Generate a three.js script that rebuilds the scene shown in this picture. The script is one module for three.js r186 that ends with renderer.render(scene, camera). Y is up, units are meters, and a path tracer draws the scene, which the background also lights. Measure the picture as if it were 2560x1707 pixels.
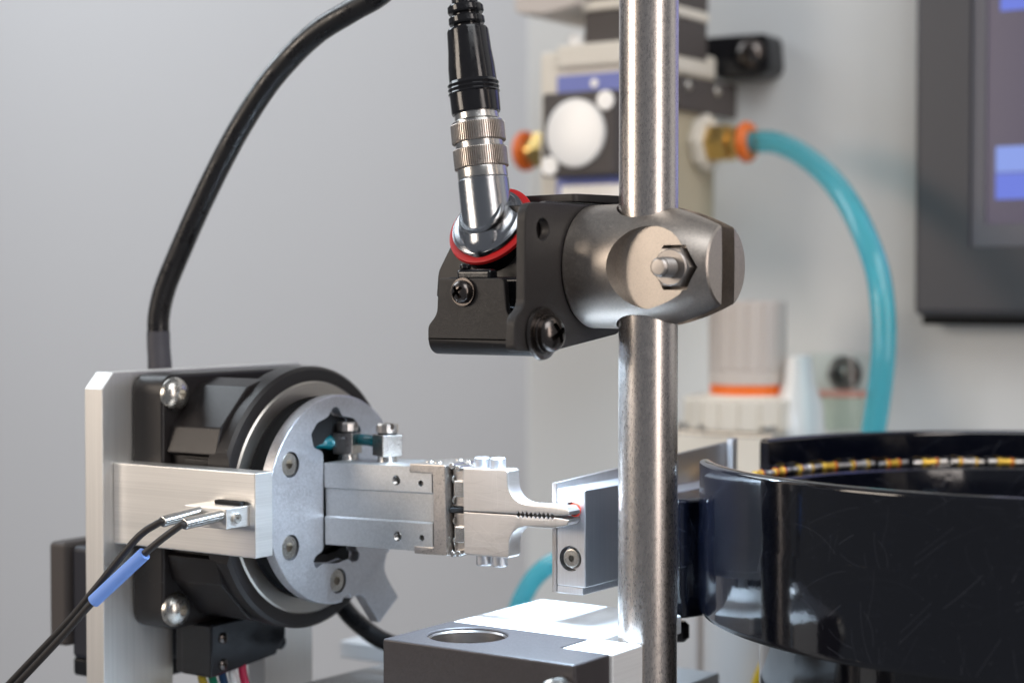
import * as THREE from 'three';
import { RoundedBoxGeometry } from 'three/addons/geometries/RoundedBoxGeometry.js';
import * as BGU from 'three/addons/utils/BufferGeometryUtils.js';
import { RectAreaLightUniformsLib } from 'three/addons/lights/RectAreaLightUniformsLib.js';
import { Brush, Evaluator, SUBTRACTION, INTERSECTION } from 'three-bvh-csg';

// ------------------------------------------------------------------ camera, lights, exposure
const MM = 0.001, R = Math.PI / 180;
const scene = new THREE.Scene();
const renderer = new THREE.WebGLRenderer({ antialias: true });
renderer.toneMapping = THREE.LinearToneMapping;
renderer.toneMappingExposure = 1.3;
renderer.shadowMap.enabled = true;
const camera = new THREE.PerspectiveCamera(21.53, 1024 / 682, 0.02, 20);
camera.position.set(0.195, 0.12, 0.3425);
camera.rotation.set(-1.7 * R, 34 * R, 0, 'YXZ');
camera.focus = 0.405; camera.userData.fStop = 11;
scene.background = new THREE.Color(0.115, 0.12, 0.132);      // dim, even studio surroundings
RectAreaLightUniformsLib.init();
const CENTRE = [-40, 90, -10];
// x, y, z, width, height (mm), colour, radiance, label
const SOFTBOXES = [
  [-690, 360, 840, 380, 420, [1, 0.87, 0.74], 5.6, 'tall warm softbox lamp out of frame to the left of the camera'],
  [930, 330, 330, 260, 760, [1, 0.9, 0.84], 3.0, 'narrow softbox lamp out of frame to the right of the camera'],
  [-900, 700, -60, 500, 500, [0.85, 0.93, 1], 3.0, 'square cool softbox lamp far out to the left of the machine'],
  [750, 1250, 520, 1000, 900, [0.94, 0.97, 1], 2.0, 'large cool softbox lamp high above to the right of the machine'],
];
const LED = { color: [0.6, 0.79, 1], radiance: 165 };      // the cool panel under the inspection lamp

// ------------------------------------------------------------------ helpers
let seed = 7;
const rnd = () => { seed = (seed + 0x6d2b79f5) | 0; let t = Math.imul(seed ^ (seed >>> 15), 1 | seed); t = (t + Math.imul(t ^ (t >>> 7), 61 | t)) ^ t; return ((t ^ (t >>> 14)) >>> 0) / 4294967296; };
const V = (a) => new THREE.Vector3(a[0], a[1], a[2]);
const used = {};
function numbered(n) { const k = used[n] = (used[n] ?? -1) + 1; return k ? n + '_' + String(k).padStart(3, '0') : n; }
const baseOf = new Map();
function thing(name, label, category, base = [0, 0, 0], group) {
  const o = new THREE.Group(); o.name = numbered(name); o.position.set(base[0] * MM, base[1] * MM, base[2] * MM);
  o.userData = { label, category }; if (group) o.userData.group = group;
  baseOf.set(o, base); scene.add(o); return o;
}
function part(parent, name, geo, mat, label) {          // geo in world millimetres, before the thing is turned
  const b = baseOf.get(parent), m = new THREE.Mesh(geo.clone().translate(-b[0], -b[1], -b[2]).scale(MM, MM, MM), mat);
  m.name = name; baseOf.set(m, b); if (label) m.userData.label = label;
  parent.add(m); return m;
}
function copyOf(o, label, pos, turn) { const c = o.clone(); c.name = numbered(o.name.replace(/_\d{3}$/, '')); c.userData = { ...o.userData, label }; if (pos) c.position.set(pos[0] * MM, pos[1] * MM, pos[2] * MM); if (turn !== undefined) c.rotation.y = turn; scene.add(c); return c; }
function boxUV(geo) {                                    // uv in millimetres from the dominant axis
  const g = geo.index ? geo.toNonIndexed() : geo, p = g.attributes.position, uv = new Float32Array(p.count * 2), a = new THREE.Vector3(), b = new THREE.Vector3(), c = new THREE.Vector3();
  for (let i = 0; i < p.count; i += 3) {
    a.fromBufferAttribute(p, i); b.fromBufferAttribute(p, i + 1); c.fromBufferAttribute(p, i + 2);
    const n = b.clone().sub(a).cross(c.clone().sub(a)), x = Math.abs(n.x), y = Math.abs(n.y), z = Math.abs(n.z);
    [a, b, c].forEach((q, k) => { const t = (i + k) * 2; if (z >= x && z >= y) { uv[t] = q.x; uv[t + 1] = q.y; } else if (x >= y) { uv[t] = q.z; uv[t + 1] = q.y; } else { uv[t] = q.x; uv[t + 1] = q.z; } });
  }
  g.setAttribute('uv', new THREE.BufferAttribute(uv, 2)); return g;
}
const strip = (g) => { for (const k of Object.keys(g.attributes)) if (!['position', 'normal', 'uv'].includes(k)) g.deleteAttribute(k); return g; };
function crease(geo, angle = 0.55) {                     // smooth normals below an angle, weighted by area so that flat faces stay flat
  const g = geo.index ? geo.toNonIndexed() : geo, p = g.attributes.position, n = p.count, F = [], U = [], at = new Map(), cos = Math.cos(angle), a = new THREE.Vector3(), b = new THREE.Vector3(), c = new THREE.Vector3();
  const key = (i) => `${Math.round(p.getX(i) * 1e3)},${Math.round(p.getY(i) * 1e3)},${Math.round(p.getZ(i) * 1e3)}`;
  for (let i = 0; i < n; i += 3) {
    a.fromBufferAttribute(p, i); b.fromBufferAttribute(p, i + 1); c.fromBufferAttribute(p, i + 2);
    const f = b.clone().sub(a).cross(c.clone().sub(a)); F.push(f); U.push(f.clone().normalize());
    for (let k = 0; k < 3; k++) { const q = key(i + k); if (!at.has(q)) at.set(q, []); at.get(q).push(i / 3); }
  }
  const out = new Float32Array(n * 3);
  for (let i = 0; i < n; i++) {
    const f = (i - i % 3) / 3, s = new THREE.Vector3(); for (const k of at.get(key(i))) if (U[k].dot(U[f]) > cos) s.add(F[k]);
    s.normalize(); if (!(s.lengthSq() > 0.5)) s.copy(U[f]); s.toArray(out, i * 3);
  }
  g.setAttribute('normal', new THREE.BufferAttribute(out, 3)); return g;
}
const merge = (l) => BGU.mergeGeometries(l.map((g) => strip(g.index ? g.toNonIndexed() : g)));
function box(x0, x1, y0, y1, z0, z1, r = 0.35, seg = 2) {
  const w = Math.abs(x1 - x0), h = Math.abs(y1 - y0), d = Math.abs(z1 - z0);
  return boxUV(new RoundedBoxGeometry(w, h, d, seg, Math.min(r, w / 2.01, h / 2.01, d / 2.01)).translate((x0 + x1) / 2, (y0 + y1) / 2, (z0 + z1) / 2));
}
// outline extruded along an axis: 'x' takes [z, y] points, 'y' takes [x, z], 'z' takes [x, y]
function shapeOf(pts, axis, holes = []) {
  const map = { x: ([a, b]) => new THREE.Vector2(-a, b), y: ([a, b]) => new THREE.Vector2(a, -b), z: ([a, b]) => new THREE.Vector2(a, b) }[axis];
  const s = new THREE.Shape(pts.map(map)); s.holes = holes.map((h) => new THREE.Path(h.map(map))); return s;
}
function ext(pts, axis, lo, hi, bevel = 0.3, holes = [], seg = 2, ang = 0.55) {
  let g = new THREE.ExtrudeGeometry(shapeOf(pts, axis, holes), { depth: Math.max(hi - lo - 2 * bevel, 0.001), bevelEnabled: bevel > 0, bevelThickness: bevel, bevelSize: bevel, bevelOffset: -bevel, bevelSegments: seg, curveSegments: 24 });
  g.translate(0, 0, lo + bevel);
  if (axis === 'x') g.rotateY(Math.PI / 2); if (axis === 'y') g.rotateX(-Math.PI / 2);
  return boxUV(crease(g, ang));
}
const arc = (cx, cy, r, a0, a1, n = 32) => Array.from({ length: n + 1 }, (_, i) => { const a = (a0 + (a1 - a0) * i / n) * R; return [cx + r * Math.cos(a), cy + r * Math.sin(a)]; });
const circ = (cx, cy, r, n = 40) => arc(cx, cy, r, 0, 360 * (n - 1) / n, n - 1);
const hexa = (cx, cy, r, a = 30) => Array.from({ length: 6 }, (_, i) => [cx + r * Math.cos((a + 60 * i) * R), cy + r * Math.sin((a + 60 * i) * R)]);
function rounded(pts, r, n = 4) {                        // outline with its corners rounded; r is a number or one per corner
  const out = [], N = pts.length;
  pts.forEach((p, i) => {
    const q = Array.isArray(r) ? r[i] : r, a = pts[(i + N - 1) % N], b = pts[(i + 1) % N];
    if (!q) { out.push(p); return; }
    const la = Math.hypot(a[0] - p[0], a[1] - p[1]), lb = Math.hypot(b[0] - p[0], b[1] - p[1]), d = Math.min(q, la * 0.48, lb * 0.48);
    const s = [p[0] + (a[0] - p[0]) * d / la, p[1] + (a[1] - p[1]) * d / la], e = [p[0] + (b[0] - p[0]) * d / lb, p[1] + (b[1] - p[1]) * d / lb];
    for (let k = 0; k <= n; k++) { const t = k / n, u = 1 - t; out.push([u * u * s[0] + 2 * u * t * p[0] + t * t * e[0], u * u * s[1] + 2 * u * t * p[1] + t * t * e[1]]); }
  });
  return out;
}
const turnTo = (g, at, dir) => { g.applyQuaternion(new THREE.Quaternion().setFromUnitVectors(new THREE.Vector3(0, 1, 0), V(dir).normalize())); return g.translate(...at); };
function lathe(pts, at, dir = [0, 1, 0], seg = 48, ang = 0.6) {    // pts [r, h] along dir from at
  let g = new THREE.LatheGeometry(pts.map(([r, h]) => new THREE.Vector2(Math.max(r, 0.0001), h)), seg);
  const rm = Math.max(...pts.map((p) => p[0])), uv = g.attributes.uv, len = Math.abs(pts[pts.length - 1][1] - pts[0][1]) + rm;
  for (let i = 0; i < uv.count; i++) uv.setXY(i, uv.getX(i) * 2 * Math.PI * rm, uv.getY(i) * len);
  return turnTo(crease(g.toNonIndexed(), ang), at, dir);
}
const rod = (r, h, at, dir, c = 0.3, seg = 32) => lathe([[0, 0], [r - c, 0], [r, c], [r, h - c], [r - c, h], [0, h]], at, dir, seg);
function tube(pts, r, n = 80, seg = 14, tension = 0.5) {
  const c = new THREE.CatmullRomCurve3(pts.map(V), false, 'catmullrom', tension), g = new THREE.TubeGeometry(c, n, r, seg, false), L = c.getLength(), uv = g.attributes.uv;
  for (let i = 0; i < uv.count; i++) uv.setXY(i, uv.getX(i) * L, uv.getY(i) * 2 * Math.PI * r);
  const ends = [0, 1].map((t) => { const d = new THREE.CircleGeometry(r, seg), q = new THREE.Quaternion().setFromUnitVectors(new THREE.Vector3(0, 0, 1), c.getTangent(t).multiplyScalar(t ? 1 : -1)); return d.applyQuaternion(q).translate(...c.getPoint(t).toArray()); });
  return merge([g, ...ends]);
}
const csg = new Evaluator(); csg.attributes = ['position', 'normal', 'uv']; csg.useGroups = false;
function cut(a, ...bs) { let A = new Brush(strip(a)); A.updateMatrixWorld(); for (const b of bs) { const B = new Brush(strip(b)); B.updateMatrixWorld(); A = csg.evaluate(A, B, SUBTRACTION); } return A.geometry; }
function both(a, b) { const A = new Brush(strip(a)), B = new Brush(strip(b)); A.updateMatrixWorld(); B.updateMatrixWorld(); return csg.evaluate(A, B, INTERSECTION).geometry; }

// screws: heads along dir from at (the face they sit on)
function socketHead(at, dir, r, h, hex, depth = h * 0.6) {
  const ring = ext(circ(0, 0, r, 36), 'y', 0, h, 0.25, [hexa(0, 0, hex)]), floor = ext(hexa(0, 0, hex * 1.02), 'y', h - depth - 0.2, h - depth, 0);
  return turnTo(merge([ring, floor]), at, dir);
}
function buttonHead(at, dir, r, h, hex) {
  const pts = []; for (let i = 0; i <= 10; i++) { const t = i / 10, rr = r - (r - hex) * t; pts.push([rr, h * Math.sqrt(Math.max(0, 1 - (rr / r) ** 2 * 0.98))]); }
  const top = pts[10][1], dome = new THREE.LatheGeometry([new THREE.Vector2(r, -0.4), ...pts.map((p) => new THREE.Vector2(...p))], 36).toNonIndexed();
  const wall = new THREE.CylinderGeometry(hex * 1.03, hex * 1.03, h * 0.6, 6, 1, true).translate(0, top - h * 0.3, 0).toNonIndexed(), floor = ext(hexa(0, 0, hex * 1.05, 0), 'y', top - h * 0.62, top - h * 0.6, 0);
  return turnTo(merge([crease(dome, 0.7), crease(wall, 0.3), floor]), at, dir);
}
function phillips(at, dir, r, h, turn = 0.3) {
  const pts = [[0, -0.5], [r, -0.5], [r, h * 0.35]]; for (let i = 1; i <= 8; i++) { const a = i / 8 * Math.PI / 2; pts.push([r * Math.cos(a) * 0.999, h * 0.35 + h * 0.65 * Math.sin(a)]); }
  const w = r * 0.3, L = r * 1.25, c1 = box(-w / 2, w / 2, h * 0.35, h + 1, -L / 2, L / 2, 0.05), c2 = box(-L / 2, L / 2, h * 0.35, h + 1, -w / 2, w / 2, 0.05);
  return turnTo(cut(lathe(pts, [0, 0, 0], [0, 1, 0], 32), c1, c2).rotateY(turn), at, dir);
}

// ------------------------------------------------------------------ procedural textures
const hash = (x, y, s = 0) => { let h = Math.imul(x | 0, 374761393) ^ Math.imul(y | 0, 668265263) ^ Math.imul(s | 0, 2147483647); h = Math.imul(h ^ (h >>> 13), 1274126177); return ((h ^ (h >>> 16)) >>> 0) / 4294967296; };
const smooth = (t) => t * t * (3 - 2 * t);
function vnoise(x, y, px, py, s) {                       // tiling value noise
  const ix = Math.floor(x), iy = Math.floor(y), fx = smooth(x - ix), fy = smooth(y - iy), m = (a, n) => ((a % n) + n) % n;
  const h = (a, b) => hash(m(a, px), m(b, py), s);
  return (h(ix, iy) * (1 - fx) + h(ix + 1, iy) * fx) * (1 - fy) + (h(ix, iy + 1) * (1 - fx) + h(ix + 1, iy + 1) * fx) * fy;
}
function tex(n, f, srgb = false) {
  const d = new Uint8Array(n * n * 4);
  for (let y = 0; y < n; y++) for (let x = 0; x < n; x++) { const v = f(x / n, y / n, x, y), c = Array.isArray(v) ? v : [v, v, v], i = (y * n + x) * 4; for (let k = 0; k < 3; k++) d[i + k] = Math.max(0, Math.min(255, Math.round(c[k] * 255))); d[i + 3] = 255; }
  const t = new THREE.DataTexture(d, n, n); t.wrapS = t.wrapT = THREE.RepeatWrapping; t.magFilter = THREE.LinearFilter; t.colorSpace = srgb ? THREE.SRGBColorSpace : THREE.NoColorSpace; t.needsUpdate = true; return t;
}
const streakF = (s) => (u, v, x, y) => 0.5 * vnoise(u * 4, v * 256, 4, 256, s) + 0.42 * vnoise(u * 9, v * 512, 9, 512, s + 1) + 0.08 * vnoise(u * 3, v * 40, 3, 40, s + 2);
const T = {
  streak: tex(512, (u, v) => 0.5 + 0.45 * (streakF(1)(u, v) - 0.5)),
  streakTall: tex(512, (u, v) => 0.5 + 0.45 * (streakF(9)(v, u) - 0.5)),
  grain: tex(512, (u, v, x, y) => 0.55 * hash(x, y, 3) + 0.38 * vnoise(u * 200, v * 200, 200, 200, 4) + 0.07 * vnoise(u * 40, v * 40, 40, 40, 5)),
  patch: tex(512, (u, v) => 0.4 * vnoise(u * 5, v * 5, 5, 5, 11) + 0.3 * vnoise(u * 17, v * 17, 17, 17, 12) + 0.2 * vnoise(u * 60, v * 60, 60, 60, 13) + 0.1 * vnoise(u * 180, v * 180, 180, 180, 14)),
};
function lines(n, list, base) {                          // thin scratches drawn on a canvas
  const c = document.createElement('canvas'); c.width = c.height = n; const g = c.getContext('2d');
  g.fillStyle = base; g.fillRect(0, 0, n, n);
  for (const l of list) { g.strokeStyle = l.c; g.lineWidth = l.w; g.beginPath(); g.moveTo(...l.p[0]); g.quadraticCurveTo(...l.p[1], ...l.p[2]); g.stroke(); for (const d of l.dots || []) { g.fillStyle = l.c; g.fillRect(...d); } }
  const t = new THREE.CanvasTexture(c); t.wrapS = t.wrapT = THREE.RepeatWrapping; return t;
}
function scratchList(n, count, len, shade, wide = 1.2, dir) {
  return Array.from({ length: count }, () => { const x = rnd() * n, y = rnd() * n, a = dir === undefined ? rnd() * 6.3 : dir + (rnd() - 0.5) * 0.25, L = len * (0.3 + rnd()), b = (rnd() - 0.5) * 0.4 * L; return { c: shade(rnd()), w: 0.5 + rnd() * wide, p: [[x, y], [x + Math.cos(a) * L / 2 + b, y + Math.sin(a) * L / 2 - b], [x + Math.cos(a) * L, y + Math.sin(a) * L]], dots: rnd() > 0.6 ? [[rnd() * n, rnd() * n, 1 + rnd(), 1 + rnd()]] : [] }; });
}
const grey = (lo, hi, al = 1) => (t) => { const v = Math.round(lo + (hi - lo) * t); return `rgba(${v},${v},${v},${al})`; };
T.milled = lines(1024, [...scratchList(1024, 1500, 160, grey(40, 255, 0.6), 1.6, 0.02), ...scratchList(1024, 900, 140, grey(40, 255, 0.5), 1.4, 1.55), ...scratchList(1024, 300, 220, grey(20, 255, 0.5), 1.4)], '#909090');
T.scuff = lines(2048, [...scratchList(2048, 900, 60, grey(60, 150, 0.16), 1.0, 0.02), ...scratchList(2048, 480, 190, grey(70, 200, 0.34), 1.3), ...scratchList(2048, 1500, 7, grey(70, 170, 0.4), 1.1)], '#070912');
T.scuffLong = lines(1024, [...scratchList(1024, 90, 240, grey(120, 255, 0.5), 0.8), ...scratchList(1024, 500, 8, grey(120, 255, 0.6), 1.2)], '#000000');
for (const k of ['streak', 'streakTall', 'grain', 'milled']) { const src = T[k].isCanvasTexture ? T[k].image.getContext('2d').getImageData(0, 0, T[k].image.width, T[k].image.height).data : T[k].image.data, n = T[k].image.width; T[k + 'R'] = tex(n, (u, v, x, y) => 0.8 + 0.4 * (src[(y * n + x) * 4] / 255 - 0.5)); T[k + 'C'] = tex(n, (u, v, x, y) => 0.86 + 0.36 * (src[(y * n + x) * 4] / 255 - 0.5)); }
T.dust = lines(1024, scratchList(1024, 420, 5, grey(60, 150, 0.55), 1.4), '#211e1e'); T.dust.colorSpace = THREE.SRGBColorSpace;
const rep = (t, mmU, mmV = mmU) => { const c = t.clone(); c.repeat.set(1 / mmU, 1 / mmV); c.needsUpdate = true; return c; };
function mat(name, color, o = {}) {
  const P = o.physical ? THREE.MeshPhysicalMaterial : THREE.MeshStandardMaterial; delete o.physical;
  const m = new P({ color: new THREE.Color(...color), ...o }); m.name = name; return m;
}
// a metal whose roughness and relief come from one texture
const metal = (name, color, rough, k, mu, mv, bump, o = {}) => { const q = rep(T[k], mu, mv); return mat(name, color, { metalness: 1, roughness: rough / 0.8, map: rep(T[k + 'C'], mu, mv), roughnessMap: rep(T[k + 'R'], mu, mv), bumpMap: q, bumpScale: bump * MM, ...o }); };
const M = {
  aluBrushed: metal('brushed aluminium', [0.95, 0.93, 0.9], 0.42, 'streak', 170, 55, 0.012),
  aluPlate: metal('sawn aluminium', [0.92, 0.9, 0.87], 0.5, 'streakTall', 55, 150, 0.012),
  aluBlast: metal('blasted aluminium', [0.74, 0.74, 0.77], 0.46, 'grain', 75, 75, 0.012),
  aluBody: metal('satin anodised aluminium', [0.66, 0.655, 0.65], 0.5, 'grain', 60, 60, 0.02),
  aluJaw: metal('milled aluminium', [0.68, 0.635, 0.6], 0.42, 'milled', 110, 110, 0.014),
  aluFeeder: metal('milled track aluminium', [0.64, 0.635, 0.65], 0.46, 'streakTall', 45, 120, 0.012),
  aluBlock: metal('plain aluminium', [0.9, 0.9, 0.9], 0.6, 'streak', 50, 40, 0.012, { metalness: 0.15 }),
  nickel: metal('nickel plate', [0.7, 0.64, 0.59], 0.32, 'grain', 60, 60, 0.0018),
  steel: metal('ground stainless steel', [0.6, 0.55, 0.52], 0.3, 'streak', 60, 4, 0.004),
  post: metal('ground stainless rod', [0.76, 0.7, 0.655], 0.29, 'grain', 34, 34, 0.0004),
  ring: metal('turned steel', [0.6, 0.56, 0.51], 0.34, 'streak', 200, 50, 0.003),
  clamp: metal('satin die cast zinc', [0.62, 0.555, 0.495], 0.41, 'grain', 60, 60, 0.011),
  rail: metal('ground track rail', [0.54, 0.51, 0.5], 0.42, 'streakTall', 45, 120, 0.01),
  fitting: metal('matt nickel', [0.5, 0.455, 0.42], 0.3, 'grain', 60, 60, 0.002),
  stud: metal('dull zinc plate', [0.5, 0.46, 0.43], 0.42, 'grain', 12, 12, 0.005),
  zinc: metal('zinc plated steel', [0.7, 0.68, 0.65], 0.24, 'grain', 12, 12, 0.004),
  chrome: metal('chrome plate', [0.52, 0.54, 0.57], 0.17, 'grain', 10, 10, 0.012),
  screw: metal('bright steel screw', [0.68, 0.65, 0.6], 0.28, 'grain', 10, 10, 0.003),
  darkScrew: metal('black nickel screw', [0.16, 0.14, 0.13], 0.25, 'grain', 10, 10, 0.003),
  brass: metal('brass', [0.86, 0.6, 0.22], 0.28, 'grain', 20, 20, 0.003),
  blackAno: mat('black anodised aluminium', [1, 0.97, 0.97], { map: rep(T.dust, 90), roughness: 0.5, metalness: 0.1, roughnessMap: rep(T.grainR, 26), bumpMap: rep(T.grain, 26), bumpScale: 0.008 * MM }),
  blackSheet: mat('black powder coated sheet', [0.03, 0.026, 0.025], { roughness: 0.66, roughnessMap: rep(T.grainR, 60), map: rep(T.grainC, 60), bumpMap: rep(T.grain, 60), bumpScale: 0.02 * MM }),
  blackGloss: mat('black plastic moulding', [0.012, 0.012, 0.014], { roughness: 0.34, roughnessMap: rep(T.patch, 12), bumpMap: rep(T.patch, 14), bumpScale: 0.01 * MM }),
  blockDark: mat('black anodised block', [0.078, 0.069, 0.071], { roughness: 0.56, metalness: 0.2, roughnessMap: rep(T.grainR, 60), map: rep(T.grainC, 60), bumpMap: rep(T.grain, 60), bumpScale: 0.015 * MM }),
  darkGap: mat('dark rubber', [0.008, 0.008, 0.009], { roughness: 0.8 }),
  cable: mat('black cable jacket', [0.014, 0.013, 0.014], { roughness: 0.7, roughnessMap: rep(T.patch, 30), bumpMap: rep(T.patch, 12), bumpScale: 0.04 * MM }),
  shrink: mat('grey heat shrink', [0.07, 0.068, 0.082], { roughness: 0.55, bumpMap: rep(T.patch, 10), bumpScale: 0.06 * MM }),
  red: mat('red rubber', [0.62, 0.01, 0.012], { roughness: 0.5 }),
  orange: mat('orange plastic', [0.95, 0.19, 0.02], { roughness: 0.4 }),
  blue: mat('blue sleeve plastic', [0.22, 0.4, 0.95], { roughness: 0.5, bumpMap: rep(T.patch, 8), bumpScale: 0.03 * MM }),
  label: mat('blue printed label', [0.2, 0.24, 0.62], { roughness: 0.5 }),
  cream: mat('cream plastic', [0.82, 0.76, 0.66], { roughness: 0.45, bumpMap: rep(T.grain, 30), bumpScale: 0.01 * MM }),
  beige: mat('warm grey plastic', [0.66, 0.595, 0.545], { roughness: 0.55, bumpMap: rep(T.grain, 30), bumpScale: 0.01 * MM }),
  olive: mat('beige valve body', [0.5, 0.44, 0.32], { roughness: 0.6 }),
  white: mat('white plastic', [0.9, 0.89, 0.87], { physical: true, roughness: 0.35, clearcoat: 1, clearcoatRoughness: 0.25 }),
  taupe: mat('dark grey plastic', [0.085, 0.072, 0.068], { roughness: 0.6, bumpMap: rep(T.grain, 30), bumpScale: 0.01 * MM }),
  navy: mat('dark blue motor lacquer', [0.02, 0.022, 0.035], { roughness: 0.5 }),
  panel: mat('pale painted panel', [0.75, 0.765, 0.765], { roughness: 0.65, bumpMap: rep(T.patch, 60), bumpScale: 0.15 * MM }),
  wall: mat('grey painted wall', [0.71, 0.71, 0.725], { roughness: 0.9, bumpMap: rep(T.patch, 160), bumpScale: 0.2 * MM }),
  base: metal('dull base aluminium', [0.5, 0.5, 0.5], 0.6, 'grain', 30, 30, 0.008, { metalness: 0.5 }),
  hmi: mat('grey operator panel plastic', [0.064, 0.065, 0.076], { roughness: 0.45, bumpMap: rep(T.grain, 40), bumpScale: 0.02 * MM }),
  hmiInner: mat('grey screen bezel', [0.15, 0.15, 0.175], { roughness: 0.5 }),
  teal: mat('teal polyurethane tube', [0.26, 0.79, 0.88], { physical: true, roughness: 0.13, transmission: 0.72, clearcoat: 0.8, clearcoatRoughness: 0.12, thickness: 0, ior: 1.45 }),
  tealDeep: mat('teal small tube', [0.01, 0.22, 0.26], { physical: true, roughness: 0.2, transmission: 0.4, thickness: 0, ior: 1.45 }),
  clear: mat('clear plastic', [0.93, 0.97, 0.96], { physical: true, roughness: 0.06, transmission: 1, thickness: 0, ior: 1.45 }),
  wireDark: mat('dark fibre jacket', [0.03, 0.025, 0.023], { roughness: 0.5 }),
};
M.bowl = mat('black lacquer', [1, 1, 1], { physical: true, map: (() => { const t = rep(T.scuff, 120); t.colorSpace = THREE.SRGBColorSpace; return t; })(), roughness: 0.2, roughnessMap: (() => { const c = tex(256, (u, v) => 0.35 + 0.5 * vnoise(u * 7, v * 7, 7, 7, 31) * vnoise(u * 40, v * 40, 40, 40, 32)); return rep(c, 90); })(), clearcoat: 0.6, clearcoatRoughness: 0.06, bumpMap: rep(T.patch, 70), bumpScale: 0.05 * MM });

// ------------------------------------------------------------------ setting: wall, panel, base
const wall = part(thing('wall', 'plain grey wall behind the machine', 'wall', [-300, 0, -520]), 'wall_surface', box(-1400, 900, -300, 900, -540, -520, 1), M.wall);
wall.parent.userData = { kind: 'structure', label: 'plain grey wall far behind the machine' };
{
  const p = thing('control_cabinet', 'pale painted cabinet panel behind the blue tube and the operator screen', 'cabinet', [-30, -100, -285]);
  part(p, 'front_panel', box(-215, 320, -160, 520, -295, -275, 2.5, 3), M.panel);
  const b = thing('base_plate', 'dull grey machine base plate at the lower edge of the picture', 'plate', [-60, 8, -20]);
  part(b, 'plate', ext([[-121.5, 70], [-110.5, -92], [-30, -92], [-30, 70]], 'y', 6, 15.5, 0.6), M.base);
  const s = thing('spacer_bar', 'small aluminium bar lying on the base plate left of the black block', 'bar', [-120, 15.5, -66]);
  part(s, 'bar', box(-137, -96, 12.6, 17.6, -74, -60, 0.5), M.aluBlock);
}

// ------------------------------------------------------------------ softbox lamps outside the frame, as mirrored by the metal
SOFTBOXES.forEach(([x, y, z, w, h, c, L, label], i) => {
  const s = thing('softbox_lamp', label, 'lamp', [x, y, z]), aim = V(CENTRE).sub(V([x, y, z])).normalize();
  const back = part(s, 'lamp_housing', box(x - w / 2 - 20, x + w / 2 + 20, y - h / 2 - 20, y + h / 2 + 20, z - 60, z - 6, 10), M.blackSheet);
  const m = new THREE.MeshStandardMaterial({ color: 0x111111, emissive: new THREE.Color(...c), emissiveIntensity: 1.2 }); m.name = 'glowing lamp cloth';
  part(s, 'lamp_diffuser', box(x - w / 2, x + w / 2, y - h / 2, y + h / 2, z - 5, z, 2), m);
  s.lookAt(...CENTRE.map((v) => v * MM));
  const l = new THREE.RectAreaLight(new THREE.Color(...c), L, w * MM, h * MM); l.name = 'softbox_glow';
  l.position.set(...V([x, y, z]).addScaledVector(aim, 4).multiplyScalar(MM).toArray()); l.lookAt(...CENTRE.map((v) => v * MM)); scene.add(l);
});

// ------------------------------------------------------------------ round post and the clamp on it
{
  const p = thing('round_post', 'upright polished steel rod in front of the bowl', 'rod', [0, 0, 0]);
  part(p, 'rod', rod(6.5, 240, [0, 0, 0], [0, 1, 0], 0.4, 96), M.post);
}
{
  const c = thing('rod_clamp', 'satin metal clamp with slit end gripping the upright rod', 'clamp', [0, 124.8, 0]);
  const Y = 124.8, prof = [[0, -15.2], [13.4, -15.2], [13.8, -14.7], [13.8, 0]];
  for (let i = 1; i <= 12; i++) { const t = i / 12; prof.push([13.8 - 4.6 * t ** 1.7, 17.4 * t]); }
  prof.push([9.0, 17.9], [8.6, 18.2], [0, 18.4]);
  let g = boxUV(lathe(prof, [0, Y, -1.9], [1, 0, 0], 96, 0.5));
  g = cut(g, boxUV(new THREE.CylinderGeometry(7.0, 7.0, 60, 64).translate(0, Y, 0)), box(4, 30, Y - 20, Y + 20, -5.3, 0.6, 0.02),
    boxUV(new THREE.CylinderGeometry(8.9, 8.9, 20, 72).rotateX(Math.PI / 2).translate(5.2, Y - 0.4, 17.7)), ext(hexa(10.8, Y - 0.4, 5.5, 0), 'z', 4.0, 20, 0));
  part(c, 'clamp_body', g, M.clamp);
  part(c, 'hex_nut', ext(hexa(10.8, Y - 0.4, 4.7, 0), 'z', 4.2, 9.6, 0.5, [circ(10.8, Y - 0.4, 2.5)]), M.stud);
  part(c, 'washer_face', rod(3.9, 0.5, [10.8, Y - 0.4, 9.4], [0, 0, 1], 0.2), M.stud);
  const th = [[0, 0], [2.1, 0]]; for (let h = 4; h < 12.6; h += 0.9) th.push([2.2, h], [2.2, h + 0.15], [1.72, h + 0.5], [1.72, h + 0.6]); th.push([2.1, 13.1], [2.0, 13.7], [1.6, 14.1], [0, 14.2]);
  part(c, 'threaded_stud', lathe(th, [10.8, Y - 0.4, 0.9], [0, 0, 1], 32, 0.3), M.stud);
}

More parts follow.
